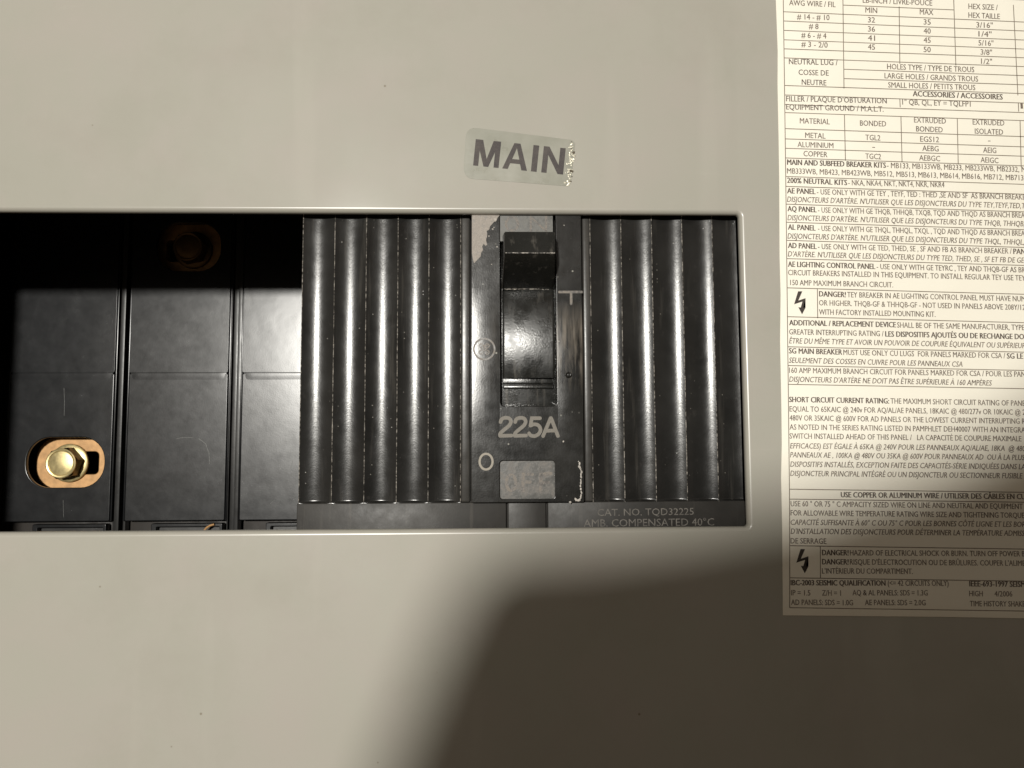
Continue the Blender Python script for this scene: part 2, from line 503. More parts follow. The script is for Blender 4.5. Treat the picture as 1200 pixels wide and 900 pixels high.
SCR = m_simple('fine_pale_scratch', (.10, .10, .095), .5, 0, 2000, .5)
bm = bmesh.new()
for pts, w in (([(179, 404), (183, 411), (188, 419)], .9), ([(209, 402), (213, 411)], .6), ([(207, 514), (216, 512.5), (226, 513)], .5), ([(233, 514), (241, 520), (245, 531), (245.5, 543)], .8),
               ([(75, 455), (75.6, 470), (75.2, 487)], .5), ([(74, 586), (74.5, 606)], .4), ([(171, 348), (177, 352)], .4), ([(317, 590), (322, 586)], .5), ([(343, 540), (341, 548)], .6)):
    ribbon(bm, [U(px, py, DP - .02) for px, py in pts], w * .26, DP - .03)
obj('fine_scratches', front(bm), SCR, bus, smooth=False)
def hexbolt(head_c, y_top, label, top=None, side=None):
    top = top or GOLD; side = side or HEXSIDE
    """flanged hex bolt whose flat top disc is centred at head_c (x, z) mm"""
    x, z = head_c
    t = thing('hex_bolt', label, 'bolt', (x, y_top + 6.5, z), 'brass coloured flange bolts on the bus straps')
    def lathe(prof, n=40):
        bm = bmesh.new(); rings = []
        for r, y in prof:
            rings.append([bm.verts.new((x + r * math.cos(2 * math.pi * k / n), y, z + r * math.sin(2 * math.pi * k / n))) for k in range(n)])
        for a, b in zip(rings[:-1], rings[1:]):
            for k in range(n): bm.faces.new((a[k], a[(k + 1) % n], b[(k + 1) % n], b[k]))
        bm.faces.new(rings[0][::-1]); bm.faces.new(rings[-1])
        bmesh.ops.recalc_face_normals(bm, faces=bm.faces)
        return bm
    # hex body, corners cut by the chamfer cone
    bm = bmesh.new(); n = 48; rings = []
    for y, lim, in ((y_top + .45, 4.65), (y_top + .75, 5.05), (y_top + 1.1, 9), (y_top + 4.6, 9)):
        ring = []
        for k in range(n):
            a = 2 * math.pi * k / n + R(12)
            ap = 4.45
            am = ((a - R(12)) % (math.pi / 3)) - math.pi / 6
            rr = min(ap / math.cos(am), lim)
            ring.append(bm.verts.new((x + rr * math.cos(a), y, z + rr * math.sin(a))))
        rings.append(ring)
    for a, b in zip(rings[:-1], rings[1:]):
        for k in range(n): bm.faces.new((a[k], a[(k + 1) % n], b[(k + 1) % n], b[k]))
    bm.faces.new(rings[0][::-1]); bm.faces.new(rings[-1])
    bmesh.ops.recalc_face_normals(bm, faces=bm.faces)
    hb = obj('bolt_head', bm, side, t)
    obj('top_disc', lathe([(0.01, y_top + .28), (3.55, y_top + .22), (3.75, y_top + .30), (3.9, y_top + .10), (4.35, y_top), (4.6, y_top + .12), (4.66, y_top + .5)]), top, hb)
    obj('flange', lathe([(4.4, y_top + 4.45), (5.5, y_top + 4.62), (5.95, y_top + 4.85), (6.1, y_top + 5.2), (6.0, y_top + 5.7), (4.5, y_top + 5.8)]), top, t)
    return t
ytop = DP - .3
b1 = U(70.6, 543, ytop)
hexbolt(b1, ytop, 'brass coloured hex bolt lit inside the oval hole at lower left')
b2 = U(219.5, 288.5, ytop)
hexbolt(b2, ytop, 'hex bolt barely visible in the black shadow under the top edge', SHADED_PLATING, SHADED_PLATING)
def strap(cx, cz, s, z0, z1, label):
    t_y = ytop + 5.8
    bm = plate(rrect(*((U(42, 543, t_y)[0], cx + 15) if s > 0 else (cx - 15, cx + 12.5)), z0, z1, 7.6, 8), [rrect(cx - 3, cx + s * 8.9 if s > 0 else cx + 3, cz - 3.6, cz + 3.6, 1.4, 5)] if s > 0 else
               [rrect(cx - 8.9, cx + 3, cz - 3.6, cz + 3.6, 1.4, 5)], t_y, 3.2, .25)
    o = obj('copper_strap', bm, COPPER, None, 'plate', loc=(cx, t_y + 1.6, cz))
    tag(o, label, 'bus strap', 'copper straps behind the bus cover')
strap(b1[0], b1[1], 1, b1[1] - 8.8, b1[1] + 8.8, 'copper strap behind the lit bolt in the lower left oval hole')
strap(b2[0], b2[1], -1, b2[1] - 8.8, b2[1] + 8.8, 'copper strap hidden in shadow behind the upper oval hole')

# stray strand of wire lying on the middle clip tab
def tube(bm, pts, r, n=8):
    rings = []
    for i, p in enumerate(pts):
        a = Vector(pts[max(0, i - 1)]); b = Vector(pts[min(len(pts) - 1, i + 1)])
        t = (b - a).normalized(); u = t.cross(Vector((.3, 1, .2))).normalized(); v = t.cross(u)
        rr = r if not callable(r) else r(i / (len(pts) - 1))
        rings.append([bm.verts.new(Vector(p) + (u * math.cos(2 * math.pi * k / n) + v * math.sin(2 * math.pi * k / n)) * rr) for k in range(n)])
    for a, b in zip(rings[:-1], rings[1:]):
        for k in range(n): bm.faces.new((a[k], a[(k + 1) % n], b[(k + 1) % n], b[k]))
    bm.faces.new(rings[0][::-1]); bm.faces.new(rings[-1])
    bmesh.ops.recalc_face_normals(bm, faces=bm.faces)
    return bm
ws = [U(px, py, DP + .5) for px, py in ((239, 622), (242, 618.5), (246, 616), (251, 614.5))]
o = obj('wire_strand', tube(bmesh.new(), [(a, DP + .6, b) for a, b in ws], .35), COPPER, loc=(ws[0][0], DP + .6, ws[0][1]))
tag(o, 'tiny curved copper wire strand by the bottom of the middle panel', 'wire strand')

# ------------------------------------------------------------------ circuit breaker
DF, DPL = 3.7, 1.7                 # depths of the breaker face and of its raised rating plate
xbl, xbr = px_x(350.6, DF, 430), px_x(868.6, DF, 430)
zf_top, zf_bot = px_z(232, DF), px_z(589.5, DF, 450)
brk = thing('circuit_breaker', 'large black breaker with fluted face and 225A toggle in the opening', 'circuit breaker', ((xbl + xbr) / 2, 62, zf_bot))
bm = bmesh.new()
box(bm, xbl, xbr, DF + 1.1, 62, px_z(720, DF), zf_top + 3, .3)
housing = obj('housing', bm, FACE, brk)
pitch = None
LB = [px_x(p, DF, 424) for p in (352.7, 390.5, 428.0, 465.5, 502.2, 539.8)]
RB = [px_x(p, DF, 424) for p in (693.2, 730.0, 766.4, 802.4, 838.3)]
pitch = (LB[-1] - LB[0]) / 5
RBx = RB + [RB[-1] + pitch]
def flute(x0, x1, xcut=None):
    """one concave groove: crest to crest, its lower end sweeping up to the face"""
    w = x1 - x0; Rr = w / .70
    sag = Rr - math.sqrt(Rr * Rr - w * w / 4)
    nx = 18
    bm = bmesh.new()
    rows = []
    zs = [zf_top, zf_top - 4] + [zf_top - 4 - (zf_top - 4 - (zf_bot + .50)) * k / 12 for k in range(1, 12)] + [zf_bot + .72, zf_bot + .50]
    fr = [1.0] * len(zs)
    for k in range(1, 9):
        a = k / 8
        zs.append(zf_bot + .50 * (1 - a) - 0.05 * a); fr.append(1 - a * a * (3 - 2 * a) * .97)
    for z, f in zip(zs, fr):
        row = []
        for i in range(nx + 1):
            x = x0 + w * i / nx
            if xcut is not None: x = x0 + (xcut - x0) * i / nx
            u = x - (x0 + x1) / 2
            dep = sag - (Rr - math.sqrt(max(0, Rr * Rr - u * u)))
            # shape of the lower end: rounded, deepest reach at the middle
            row.append(bm.verts.new((x, DF + .03 + dep * f, z)))
        rows.append(row)
    for a, b in zip(rows[:-1], rows[1:]):
        for i in range(nx): bm.faces.new((a[i], a[i + 1], b[i + 1], b[i]))
    # closing side down to the housing at a cut edge
    if xcut is not None:
        for a, b in zip(rows[:-1], rows[1:]):
            c = bm.verts.new((xcut + .25, DF + 1.3, a[-1].co.z)); d = bm.verts.new((xcut + .25, DF + 1.3, b[-1].co.z))
            bm.faces.new((a[-1], c, d, b[-1]))
    bmesh.ops.recalc_face_normals(bm, faces=bm.faces)
    f0 = bm.faces[0] if hasattr(bm.faces, '__getitem__') and not bm.faces.ensure_lookup_table() else None
    if f0.normal.y > 0:
        bmesh.ops.reverse_faces(bm, faces=bm.faces)
    return obj('flute', bm, BLACK, housing)
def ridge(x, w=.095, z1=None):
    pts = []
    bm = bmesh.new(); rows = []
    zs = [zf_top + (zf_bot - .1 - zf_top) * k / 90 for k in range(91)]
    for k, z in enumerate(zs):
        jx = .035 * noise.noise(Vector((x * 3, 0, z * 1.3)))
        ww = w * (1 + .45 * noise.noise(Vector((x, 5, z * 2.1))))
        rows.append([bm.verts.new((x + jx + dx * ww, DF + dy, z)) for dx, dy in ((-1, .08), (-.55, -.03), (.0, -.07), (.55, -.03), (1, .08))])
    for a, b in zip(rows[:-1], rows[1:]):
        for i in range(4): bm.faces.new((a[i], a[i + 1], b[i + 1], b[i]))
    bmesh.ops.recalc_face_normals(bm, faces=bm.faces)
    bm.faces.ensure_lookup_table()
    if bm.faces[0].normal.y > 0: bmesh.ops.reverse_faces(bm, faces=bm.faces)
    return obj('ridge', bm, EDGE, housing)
for i in range(5): flute(LB[i], LB[i + 1])
for i in range(5):
    flute(RBx[i], RBx[i + 1], xbr - .25 if i == 4 else None)
for x in LB[:-1] + RB[1:]: ridge(x)
ridge(LB[-1] - .02, .09); ridge(RB[0] + .02, .09)
# face strips beside the plate, face band under the flutes, moulded tab between two slits
xp0, xp1 = px_x(552.2, DPL, 424), px_x(683.0, DPL, 424)
zp_bot = px_z(589.0, DPL, 600)
zface0 = px_z(700, DF)
def slab(name, xa, xb, za, zb, mat=FACE, y=DF, par=None, bev=.18, dep=1.3):
    bm = bmesh.new(); box(bm, xa, xb, y, y + dep, za, zb, bev, 3)
    return obj(name, bm, mat, par or housing)
s1, s2 = px_x(594.3, DF, 604), px_x(640.8, DF, 604)
slab('side_strip', LB[-1] + .02, px_x(551.0, DF, 424), zf_bot + .02, zf_top, STRIP, bev=.5)
slab('side_strip', px_x(683.6, DF, 424), RB[0] - .02, zf_bot + .02, zf_top, STRIP, bev=.5)
slab('lower_band', xbl, s1 - .22, zface0, zf_bot - .02)
slab('lower_band', s2 + .22, xbr, zface0, zf_bot - .02)
slab('moulded_tab', s1 + .22, s2 - .22, zface0, zf_bot - .02)
# raised rating plate with the handle slot and the two indicator windows
sx0, sx1 = px_x(586.3, DPL, 400), px_x(652.2, DPL, 400)
slot_b = px_z(476.0, DPL, 620)
zwt, zwb = px_z(539.8, DPL, 618), px_z(584.6, DPL, 618)
wx0, wx1 = px_x(585.7, DPL, 562), px_x(650.2, DPL, 562)
ptop_z = zf_top + 1
slot = rrect(sx0, sx1, slot_b, ptop_z - 1.2, 1.0, 6)
esc = obj('rating_plate', plate(rrect(xp0, xp1, zp_bot, ptop_z, .35, 3),
          [slot, rrect(wx0, wx1, zwb, zwt, .75, 6)], DPL, 3.0, .16, 3), ESC, brk, 'plate')
bm = bmesh.new(); box(bm, wx0 - .3, wx1 + .3, DPL + .62, DPL + 1.2, zwb - .3, zwt + .3)
win = obj('off_window', bm, WINDOW, esc, smooth=False)
zon = px_z(282.5, DPL, 600)
bm = bmesh.new(); box(bm, sx0 + .02, sx1 - .6, DPL + .25, DPL + 1.2, zon, ptop_z - 1.3, .06)
onw = obj('on_window', bm, ONWIN, esc, smooth=False)
slab('slot_floor', sx0 - .5, sx1 + .5, slot_b - .8, zon, HANDLE, DPL + 2.6, esc, .05, .6)

def decal_pts(pts, d):
    return [U(px, py, d) for px, py in pts]
# rubbed patch on the upper left of the plate: ragged edge
edge = [(587, 250), (583.5, 255), (581, 259), (578, 261), (574.5, 265), (573, 269), (570.5, 271), (571, 276), (569.5, 281), (571, 287),
        (568.5, 288), (567, 285.5), (565, 289), (566, 293), (563.5, 297), (563.5, 300.5), (560, 303.5), (557, 307), (555.5, 308.5), (554.2, 304), (553.0, 297), (553.0, 250)]
ed = []
for k in range(len(edge) - 3):
    a, b = edge[k], edge[k + 1]
    for j in range(4):
        q = j / 4
        n1 = noise.noise(Vector((k * 1.7 + q * 4, 3, 0))) * .9 if 0 < k < 18 else 0
        ed.append((a[0] + (b[0] - a[0]) * q + n1, a[1] + (b[1] - a[1]) * q + n1 * .6))
ed += edge[-3:]
bm = bmesh.new(); poly(bm, decal_pts(ed, DPL), DPL - .02); front(bm)
obj('rubbed_patch', bm, WORN, esc, smooth=False)
bm = bmesh.new()
# chips along the patch and down the right edge of the plate
def fleck(bm, px, py, r, d, ang=None, asp=1.0, y=None, n=7):
    cx, cz = U(px, py, d); a0 = random.random() * 6.28 if ang is None else ang
    pts = []
    for k in range(n):
        a = 2 * math.pi * k / n
        rr = r * .2 * random.uniform(.6, 1.25)
        u, v = rr * math.cos(a) * asp, rr * math.sin(a)
        pts.append((cx + u * math.cos(a0) - v * math.sin(a0), cz + u * math.sin(a0) + v * math.cos(a0)))
    yy = (d if y is None else y)
    c = bm.verts.new((cx, yy - r * .06, cz))
    vs = [bm.verts.new((p[0], yy - .012, p[1])) for p in pts]
    for k in range(n): bm.faces.new((c, vs[k], vs[(k + 1) % n]))
    return bm
for px, py, r in ((577.5, 268.5, 1.5), (579, 266.5, .9), (580.5, 257, 1.7), (582.5, 289.2, 1.0), (576, 309.8, .8), (660.3, 517.4, 1.1), (661, 264, .8),
                  (668.2, 588.6, 1.4), (573, 276.5, .8), (556.5, 452, .8)):
    fleck(bm, px, py, r, DPL)
obj('chipped_spots', front(bm), CHIP, esc, smooth=False)
bm = bmesh.new()
pts = [(678.2, 540.5), (679.6, 544), (678.3, 546.5), (680.8, 549), (681.2, 553), (681.0, 558), (680.9, 563), (680.3, 568), (681.2, 573), (681.3, 578), (681.0, 583), (679.5, 586), (676, 586.4), (673.5, 584)]
for k in range(len(pts) - 1):
    for j in range(3):
        q = (j + random.random()) / 3
        fleck(bm, pts[k][0] + (pts[k + 1][0] - pts[k][0]) * q + random.uniform(-.5, .4), pts[k][1] + (pts[k + 1][1] - pts[k][1]) * q, random.uniform(.6, 1.25), DPL, y=DPL - random.uniform(.0, .03), ang=math.pi / 2, asp=1.5)
obj('scuffed_edge', front(bm), CHIP, esc, smooth=False, label='white scuff along the lower right edge')
# bead of damage beside the handle
cx, cz = U(666.3, 439.5, DPL)
bm = bmesh.new(); bmesh.ops.create_icosphere(bm, subdivisions=3, radius=1.0)
for v in bm.verts:
    k = 1 + .25 * noise.noise(v.co * 2.2)
    v.co = Vector((cx + v.co.x * .85 * k, DPL + .03 - max(-.1, -v.co.y) * .55 * k, cz + v.co.z * .75 * k))
obj('melted_bead', bm, HANDLE, esc)

def crown(xa, xb, pz0, pz1, h):
    bm = bmesh.new(); rows = []
    z0, z1 = px_z(pz0, DPL, 600), px_z(pz1, DPL, 600)
    for k in range(31):
        v = k / 30; z = z0 + (z1 - z0) * v
        e = min(1, v / .3, (1 - v) / .3); e = e * e * (3 - 2 * e)
        row = []
        for j in range(15):
            q = j / 14
            row.append(bm.verts.new((xa + (xb - xa) * q, DPL - .004 - h * e * (1 - (2 * q - 1) ** 2), z)))
        rows.append(row)
    for a, b in zip(rows[:-1], rows[1:]):
        for j in range(14): bm.faces.new((a[j], a[j + 1], b[j + 1], b[j]))
    for f in bm.faces:
        f.normal_update()
        if f.normal.y > 0: f.normal_flip()
    return obj('crowned_column', bm, ESC, esc)
crown(xp0 + .2, sx0 - .2, 312, 530, .085)
crown(sx1 + .2, xp1 - .2, 350, 530, .09)
# engraved prints: 225A, ring O, OFF in its window, T shaped print at the right
def strokes(list_, w, y, d):
    bm = bmesh.new()
    for i, pts in enumerate(list_):
        ribbon(bm, [U(px, py, d) for px, py in pts], w, y - .006 * i)
    return front(bm)
def bez(pts, n=8):
    """smooth Catmull-Rom through pts"""
    out = []
    P = [pts[0]] + list(pts) + [pts[-1]]
    for i in range(1, len(P) - 2):
        for j in range(n):
            t = j / n
            out.append(tuple(.5 * ((2 * P[i][k]) + (-P[i - 1][k] + P[i + 1][k]) * t + (2 * P[i - 1][k] - 5 * P[i][k] + 4 * P[i + 1][k] - P[i + 2][k]) * t * t + (-P[i - 1][k] + 3 * P[i][k] - 3 * P[i + 1][k] + P[i + 2][k]) * t ** 3) for k in (0, 1)))
    out.append(tuple(pts[-1]))
    return out
def Z10(p): return [(570 + x / 10, 470 + y / 10) for x, y in p]
two = bez([(166, 246), (180, 212), (222, 196), (268, 204), (288, 240), (268, 285), (215, 330), (172, 368), (158, 392)], 5)
def two_at(dx): return [Z10([(x + dx, y) for x, y in two]), Z10([(160 + dx, 407), (292 + dx, 404)])]
five_b = bez([(516, 288), (560, 272), (610, 286), (634, 335), (612, 385), (565, 410), (520, 402), (500, 378)], 5)
st = two_at(0) + two_at(172) + [Z10([(628, 201), (532, 201), (516, 288)]), Z10(five_b), Z10([(664, 410), (752, 200)]), Z10([(758, 200), (838, 410)]), Z10([(705, 348), (800, 345)])]
obj('rating_print', strokes(st, 4.3 * .2, DPL - .03, DPL), TAN, esc, smooth=False, label='tan lettering 225A')
ring = [(569.6 + 7.6 * math.cos(R(a)), 541 + 9.2 * math.sin(R(a))) for a in range(0, 361, 12)]
obj('off_mark', strokes([ring], .52, DPL - .03, DPL), CREAM, esc, smooth=False, label='cream ring O')
off = [[(593 + 6 + 5.5 * math.cos(R(a)), 566 + 9 * math.sin(R(a))) for a in range(0, 361, 15)],
       [(613, 576), (613, 556), (624, 556)], [(613.6, 565), (622, 565)], [(634, 577), (634, 556), (646, 555)], [(634.6, 566), (643, 565.5)]]
obj('off_print', strokes(off, .75, DPL + .60, DPL), TAND, win, smooth=False, label='faded lettering OFF')
on = [[(600 + 7 * math.cos(R(a)), 262 + 8 * math.sin(R(a))) for a in range(0, 361, 15)], [(622, 270.5), (622, 254), (640, 270.5), (640, 254)]]
obj('on_print', strokes(on, .6, DPL + .235, DPL), TAND, onw, smooth=False, label='faded lettering ON')
obj('on_mark', strokes([[(655.5, 342.2), (681.5, 342.2)], [(669.3, 344), (669.3, 356)]], .62, DPL - .03, DPL), TAND, esc, smooth=False, label='faded T shaped print')
# round monogram
bm = bmesh.new(); i = 0
gc = (567.4, 409.2)
mono = [[(gc[0] + 12.2 * math.cos(R(a)), gc[1] + 12.2 * math.sin(R(a))) for a in range(0, 361, 10)]]
for a in (45, 135, 225, 315):                                      # four curls inside the ring
    ca = (gc[0] + 5.0 * math.cos(R(a)), gc[1] + 5.4 * math.sin(R(a)))
    mono.append([(ca[0] + 2.3 * math.cos(R(b + a)), ca[1] + 2.3 * math.sin(R(b + a))) for b in range(150, -140, -24)])
mono.append(bez([(gc[0] - 2.5, gc[1] + 1.5), (gc[0] - 3.5, gc[1] - 3), (gc[0], gc[1] - 4.5), (gc[0] - .5, gc[1] + 1), (gc[0] - 3.5, gc[1] + 4.5)], 5))
mono.append(bez([(gc[0] + 3.5, gc[1] - 4.2), (gc[0] + .8, gc[1] - 3), (gc[0] + 2.8, gc[1] - .4), (gc[0] + .6, gc[1] + 2), (gc[0] + 3.8, gc[1] + 4.2)], 5))
bm = bmesh.new()
for i, pts in enumerate(mono):
    ribbon(bm, [U(px, py, DPL) for px, py in pts], (.44 if i == 0 else .26), DPL - .15 - .004 * i, caps=i > 0)
obj('maker_emblem', front(bm), TAND, esc, smooth=False, label='round script monogram in a ring')

# toggle handle: rocker drum with a projecting lever
def extr(prof, x0, x1, taper=None, bev=0):
    """prism: outline (y, z) swept in x; taper(y) shrinks the width"""
    bm = bmesh.new()
    A, B = [], []
    for y, z in prof:
        i0, i1 = (taper(y) if taper else (0, 0))
        A.append(bm.verts.new((x0 + i0, y, z))); B.append(bm.verts.new((x1 - i1, y, z)))
    n = len(prof)
    for k in range(n): bm.faces.new((A[k], A[(k + 1) % n], B[(k + 1) % n], B[k]))
    bm.faces.new(A[::-1]); bm.faces.new(B)
    bmesh.ops.recalc_face_normals(bm, faces=bm.faces)
    if bev:
        bmesh.ops.bevel(bm, geom=[e for e in bm.edges if e.is_manifold and e.calc_face_angle(0) > .5], offset=bev, segments=2, affect='EDGES')
    return bm
hx0, hx1 = px_x(588.6, DPL + 1, 400), px_x(649.8, DPL + 1, 400)
zr1, zr0 = px_z(336.5, DPL + 1.6, 620), px_z(443.2, DPL + 1.6, 620)
zc = px_z(400, DPL, 620)
Rd = 44.0
def drum_y(z): return DPL - .1 + (Rd - math.sqrt(Rd * Rd - (z - zc) ** 2))
prof = [(drum_y(zr0 + (zr1 + 3 - zr0) * k / 24), zr0 + (zr1 + 3 - zr0) * k / 24) for k in range(25)]
prof += [(8.5, zr1 + 3), (8.5, zr0)]
def crowned():
    bm = extr([(y + 1.4 if y < 8 else y, z) for y, z in prof], hx0 + .05, hx1 - .05)
    ks = 25; nx = 60; rows = []
    xm = hx0 + (hx1 - hx0) * .92
    for k in range(ks):
        row = []
        for j in range(nx + 1):
            q = j / nx; x = hx0 + (hx1 - hx0) * q
            e = .25 * max(0, 1 - min(q, 1 - q) / .034) ** 2
            row.append(bm.verts.new((x, prof[k][0] - .16 + (.0055 * (x - xm) ** 2 if x < xm else .004 * (x - xm) ** 2) + e, prof[k][1])))
        rows.append(row)
    fs = []
    for a, b in zip(rows[:-1], rows[1:]):
        for j in range(nx): fs.append(bm.faces.new((a[j], a[j + 1], b[j + 1], b[j])))
    for f in fs:
        f.normal_update()
        if f.normal.y > 0: f.normal_flip()
    return bm
hnd = obj('handle', crowned(), HANDLE, brk)
# steps under the drum
z1_, z2_, z3_ = px_z(444.2, DPL + 2, 620), px_z(450.4, DPL + 2, 620), px_z(455.6, DPL + 2, 620)
slab('handle_step', hx0 + .1, hx1 - .1, z2_ + .1, z1_ + .4, HANDLE, DPL + 1.95, hnd, .2, 2)
slab('handle_step', hx0 + .2, hx1 - .2, z3_, z2_ - .1, HANDLE, DPL + 2.1, hnd, .22, 2)
# lever
P_ = 6.5
tipb = U(620, 296.5, -P_); tipt = U(620, 271.5, -P_ + 1.9)
root = px_z(337.0, DPL + .9, 620)
lever = [(DPL + .9, root), (-P_, tipb[1]), (-P_ + 1.9, tipt[1]), (DPL + 1.5, tipt[1] + 1.0), (DPL + 2.2, tipt[1] + .8), (DPL + 2.2, root)]
lx0, lx1 = px_x(588.6, DPL, 337), px_x(650.2, DPL, 337)
tx0, tx1 = U(591.6, 296, -P_)[0], U(651.0, 296, -P_)[0]
def tp(y):
    f = (DPL + .9 - y) / (DPL + .9 + P_); f = max(0, min(1, f))
    return (tx0 - lx0) * f, (lx1 - tx1) * f
obj('lever', extr(lever, lx0, lx1, tp, .22), HANDLE, hnd)
# pale strips painting the lever's front edge highlight and its lit left face
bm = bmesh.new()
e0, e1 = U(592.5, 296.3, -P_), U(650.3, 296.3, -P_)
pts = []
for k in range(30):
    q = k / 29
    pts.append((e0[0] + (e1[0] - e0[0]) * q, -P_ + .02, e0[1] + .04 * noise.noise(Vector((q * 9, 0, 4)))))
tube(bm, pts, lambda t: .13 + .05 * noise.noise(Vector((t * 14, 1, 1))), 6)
obj('edge_highlight', bm, EDGE, hnd)
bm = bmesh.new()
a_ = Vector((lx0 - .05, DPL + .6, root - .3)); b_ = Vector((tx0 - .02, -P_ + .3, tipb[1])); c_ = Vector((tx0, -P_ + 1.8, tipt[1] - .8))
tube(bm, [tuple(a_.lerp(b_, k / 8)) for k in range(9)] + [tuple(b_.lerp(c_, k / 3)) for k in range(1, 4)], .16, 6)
obj('lit_side_strip', bm, FACE, hnd)  # lighter than the handle, stands in for light on the left face
# rough crest where the lever leaves the drum
bm = bmesh.new(); rows = []
for k in range(41):
    x = hx0 + .4 + (hx1 - hx0 - 1.6) * k / 40
    h = .22 + .28 * abs(noise.noise(Vector((x * 1.1, 2, 3)))); zz = root + .05
    rows.append([bm.verts.new((x, drum_y(zz) - .02, zz + h * .3)), bm.verts.new((x, drum_y(zz) - .14, zz - h * .3)), bm.verts.new((x, drum_y(zz - 1) - .005, zz - h * 1.5))])
for a, b in zip(rows[:-1], rows[1:]):
    for i in range(2): bm.faces.new((a[i], b[i], b[i + 1], a[i + 1]))
bmesh.ops.recalc_face_normals(bm, faces=bm.faces); bm.faces.ensure_lookup_table()
if bm.faces[0].normal.y > 0: bmesh.ops.reverse_faces(bm, faces=bm.faces)
obj('worn_crest', bm, EDGE, hnd)

# ------------------------------------------------------------------ printed text
TQ = []
def text(s, p0, p1, cap, d, y, mat, parent, bold=False, italic=False, stretch=1.0, name='printed_line', label=None):
    """line of type: baseline from photograph pixel p0 to p1 on the plane d, capitals cap pixels high, laid at y"""
    TQ.append(dict(s=s, p0=p0, p1=p1, cap=cap, d=d, y=y, mat=mat, parent=parent, bold=bold, italic=italic, name=name, label=label))
def flush_text():
    objs = []
    for q in TQ:
        cu = bpy.data.curves.new('type', 'FONT'); cu.body = q['s']; cu.resolution_u = 2; cu.fill_mode = 'FRONT'
        cu.offset = .0
        cu.shear = .20 if q['italic'] else 0
        o = bpy.data.objects.new('type', cu); C.objects.link(o); objs.append(o)
    cu = bpy.data.curves.new('type', 'FONT'); cu.body = 'H'; o = bpy.data.objects.new('type', cu); C.objects.link(o); objs.append(o)
    dg = bpy.context.evaluated_depsgraph_get(); dg.update()
    meshes = [bpy.data.meshes.new_from_object(o.evaluated_get(dg)) for o in objs]
    H = max(v.co.y for v in meshes[-1].vertices)
    for q, me in zip(TQ, meshes):
        xs = [v.co.x for v in me.vertices]
        x0, x1 = min(xs), max(xs)
        a = Vector(U(*q['p0'], q['d'])); b = Vector(U(*q['p1'], q['d']))
        ex = (b - a); wdt = ex.length; ex = ex / wdt; ez = Vector((-ex.y, ex.x))
        c0 = U(q['p0'][0], q['p0'][1] - q['cap'], q['d'])
        ch = (Vector(c0) - a).length
        bm = bmesh.new(); bm.from_mesh(me)
        for v in bm.verts:
            p = a + ex * ((v.co.x - x0) / (x1 - x0) * wdt) + ez * (v.co.y / H * ch)
            v.co = Vector((p.x, q['y'], p.y))
        front(bm)
        if q['mat'] in (INK, INKB):
            k_ = .095 if q['bold'] else .035
            g = bmesh.ops.duplicate(bm, geom=bm.verts[:] + bm.edges[:] + bm.faces[:])
            for v in g['geom']:
                if isinstance(v, bmesh.types.BMVert): v.co += Vector((ex.x * ch * k_, -.004, ex.y * ch * k_))
        obj(q['name'], bm, q['mat'], q['parent'], smooth=False, label=q['label'])
        bpy.data.meshes.remove(me)
    for o in objs:
        cu = o.data; bpy.data.objects.remove(o); bpy.data.curves.remove(cu)

text('CAT. NO. TQD32225', (700.2, 604.6), (813, 603.2), 8.0, DF, DF - .035, MOULD, housing, name='raised_lettering')
text('AMB. COMPENSATED 40°C', (684, 617.4), (837, 615.8), 8.6, DF, DF - .035, MOULD, housing, name='raised_lettering')

# ------------------------------------------------------------------ MAIN sticker
mc = U(608, 183)
stk = thing('name_sticker', 'small aged clear sticker reading MAIN above the breaker toggle', 'sticker', (mc[0], 0, mc[1]))
def round_poly(pts, r, n=5):
    out = []
    m = len(pts)
    for i in range(m):
        p = Vector(pts[i]); a = (Vector(pts[i - 1]) - p); b = (Vector(pts[(i + 1) % m]) - p)
        rr = r[i] if isinstance(r, (list, tuple)) else r
        q0 = p + a.normalized() * rr; q1 = p + b.normalized() * rr
        for k in range(n + 1):
            t = k / n
            out.append(tuple(q0 * (1 - t) ** 2 + p * 2 * t * (1 - t) + q1 * t * t))
    return out
sp = round_poly([(546.5, 148.5), (674.5, 164.5), (668.5, 218.5), (542.8, 208.8)], [13, 7, 7, 13])
sp = [(x + .5 * noise.noise(Vector((x * .2, y * .2, 0))), y + .5 * noise.noise(Vector((x * .2, y * .2, 9)))) for x, y in sp]
obj('film', plate([U(*p) for p in sp][::-1], [], -.06, .058, .02, 1), FILM, stk, smooth=False)
# letters, drawn in a frame along the baseline
A = Vector((554.4, 194.0)); B = Vector((660.3, 204.8)); exx = (B - A).normalized(); eyy = Vector((exx.y, -exx.x))
def LP(u, v): p = A + exx * u + eyy * v; return U(p.x, p.y)
Hh = 31.0
bm = bmesh.new()
def quadl(pts, k=0): poly(bm, [LP(*p) for p in pts], -.075 - .004 * k)
t_ = 6.6
quadl([(0, 0), (0, Hh), (6.0, Hh), (6.0, 0)]); quadl([(24.0, 0), (24.0, Hh), (30, Hh), (30, 0)])
quadl([(1.5, Hh), (8.8, Hh), (17.6, 0), (12.2, 0)], 1); quadl([(21.2, Hh), (28.5, Hh), (17.8, 0), (12.4, 0)], 2)
quadl([(34.3, 0), (45.5, Hh), (52.8, Hh), (63.5, 0), (56.8, 0), (54.6, 7), (43.0, 7), (40.8, 0)])
bm2 = bmesh.new()
quadl([(68, 0), (68, Hh), (74.8, Hh), (74.8, 0)])
quadl([(80.2, 0), (80.2, Hh), (86.9, Hh), (99.6, 10.5), (99.6, Hh), (106, Hh), (106, 0), (99.4, 0), (86.5, 21), (86.5, 0)])
bmesh.ops.triangulate(bm, faces=bm.faces)
obj('sticker_lettering', front(bm), MAININK, stk, smooth=False)
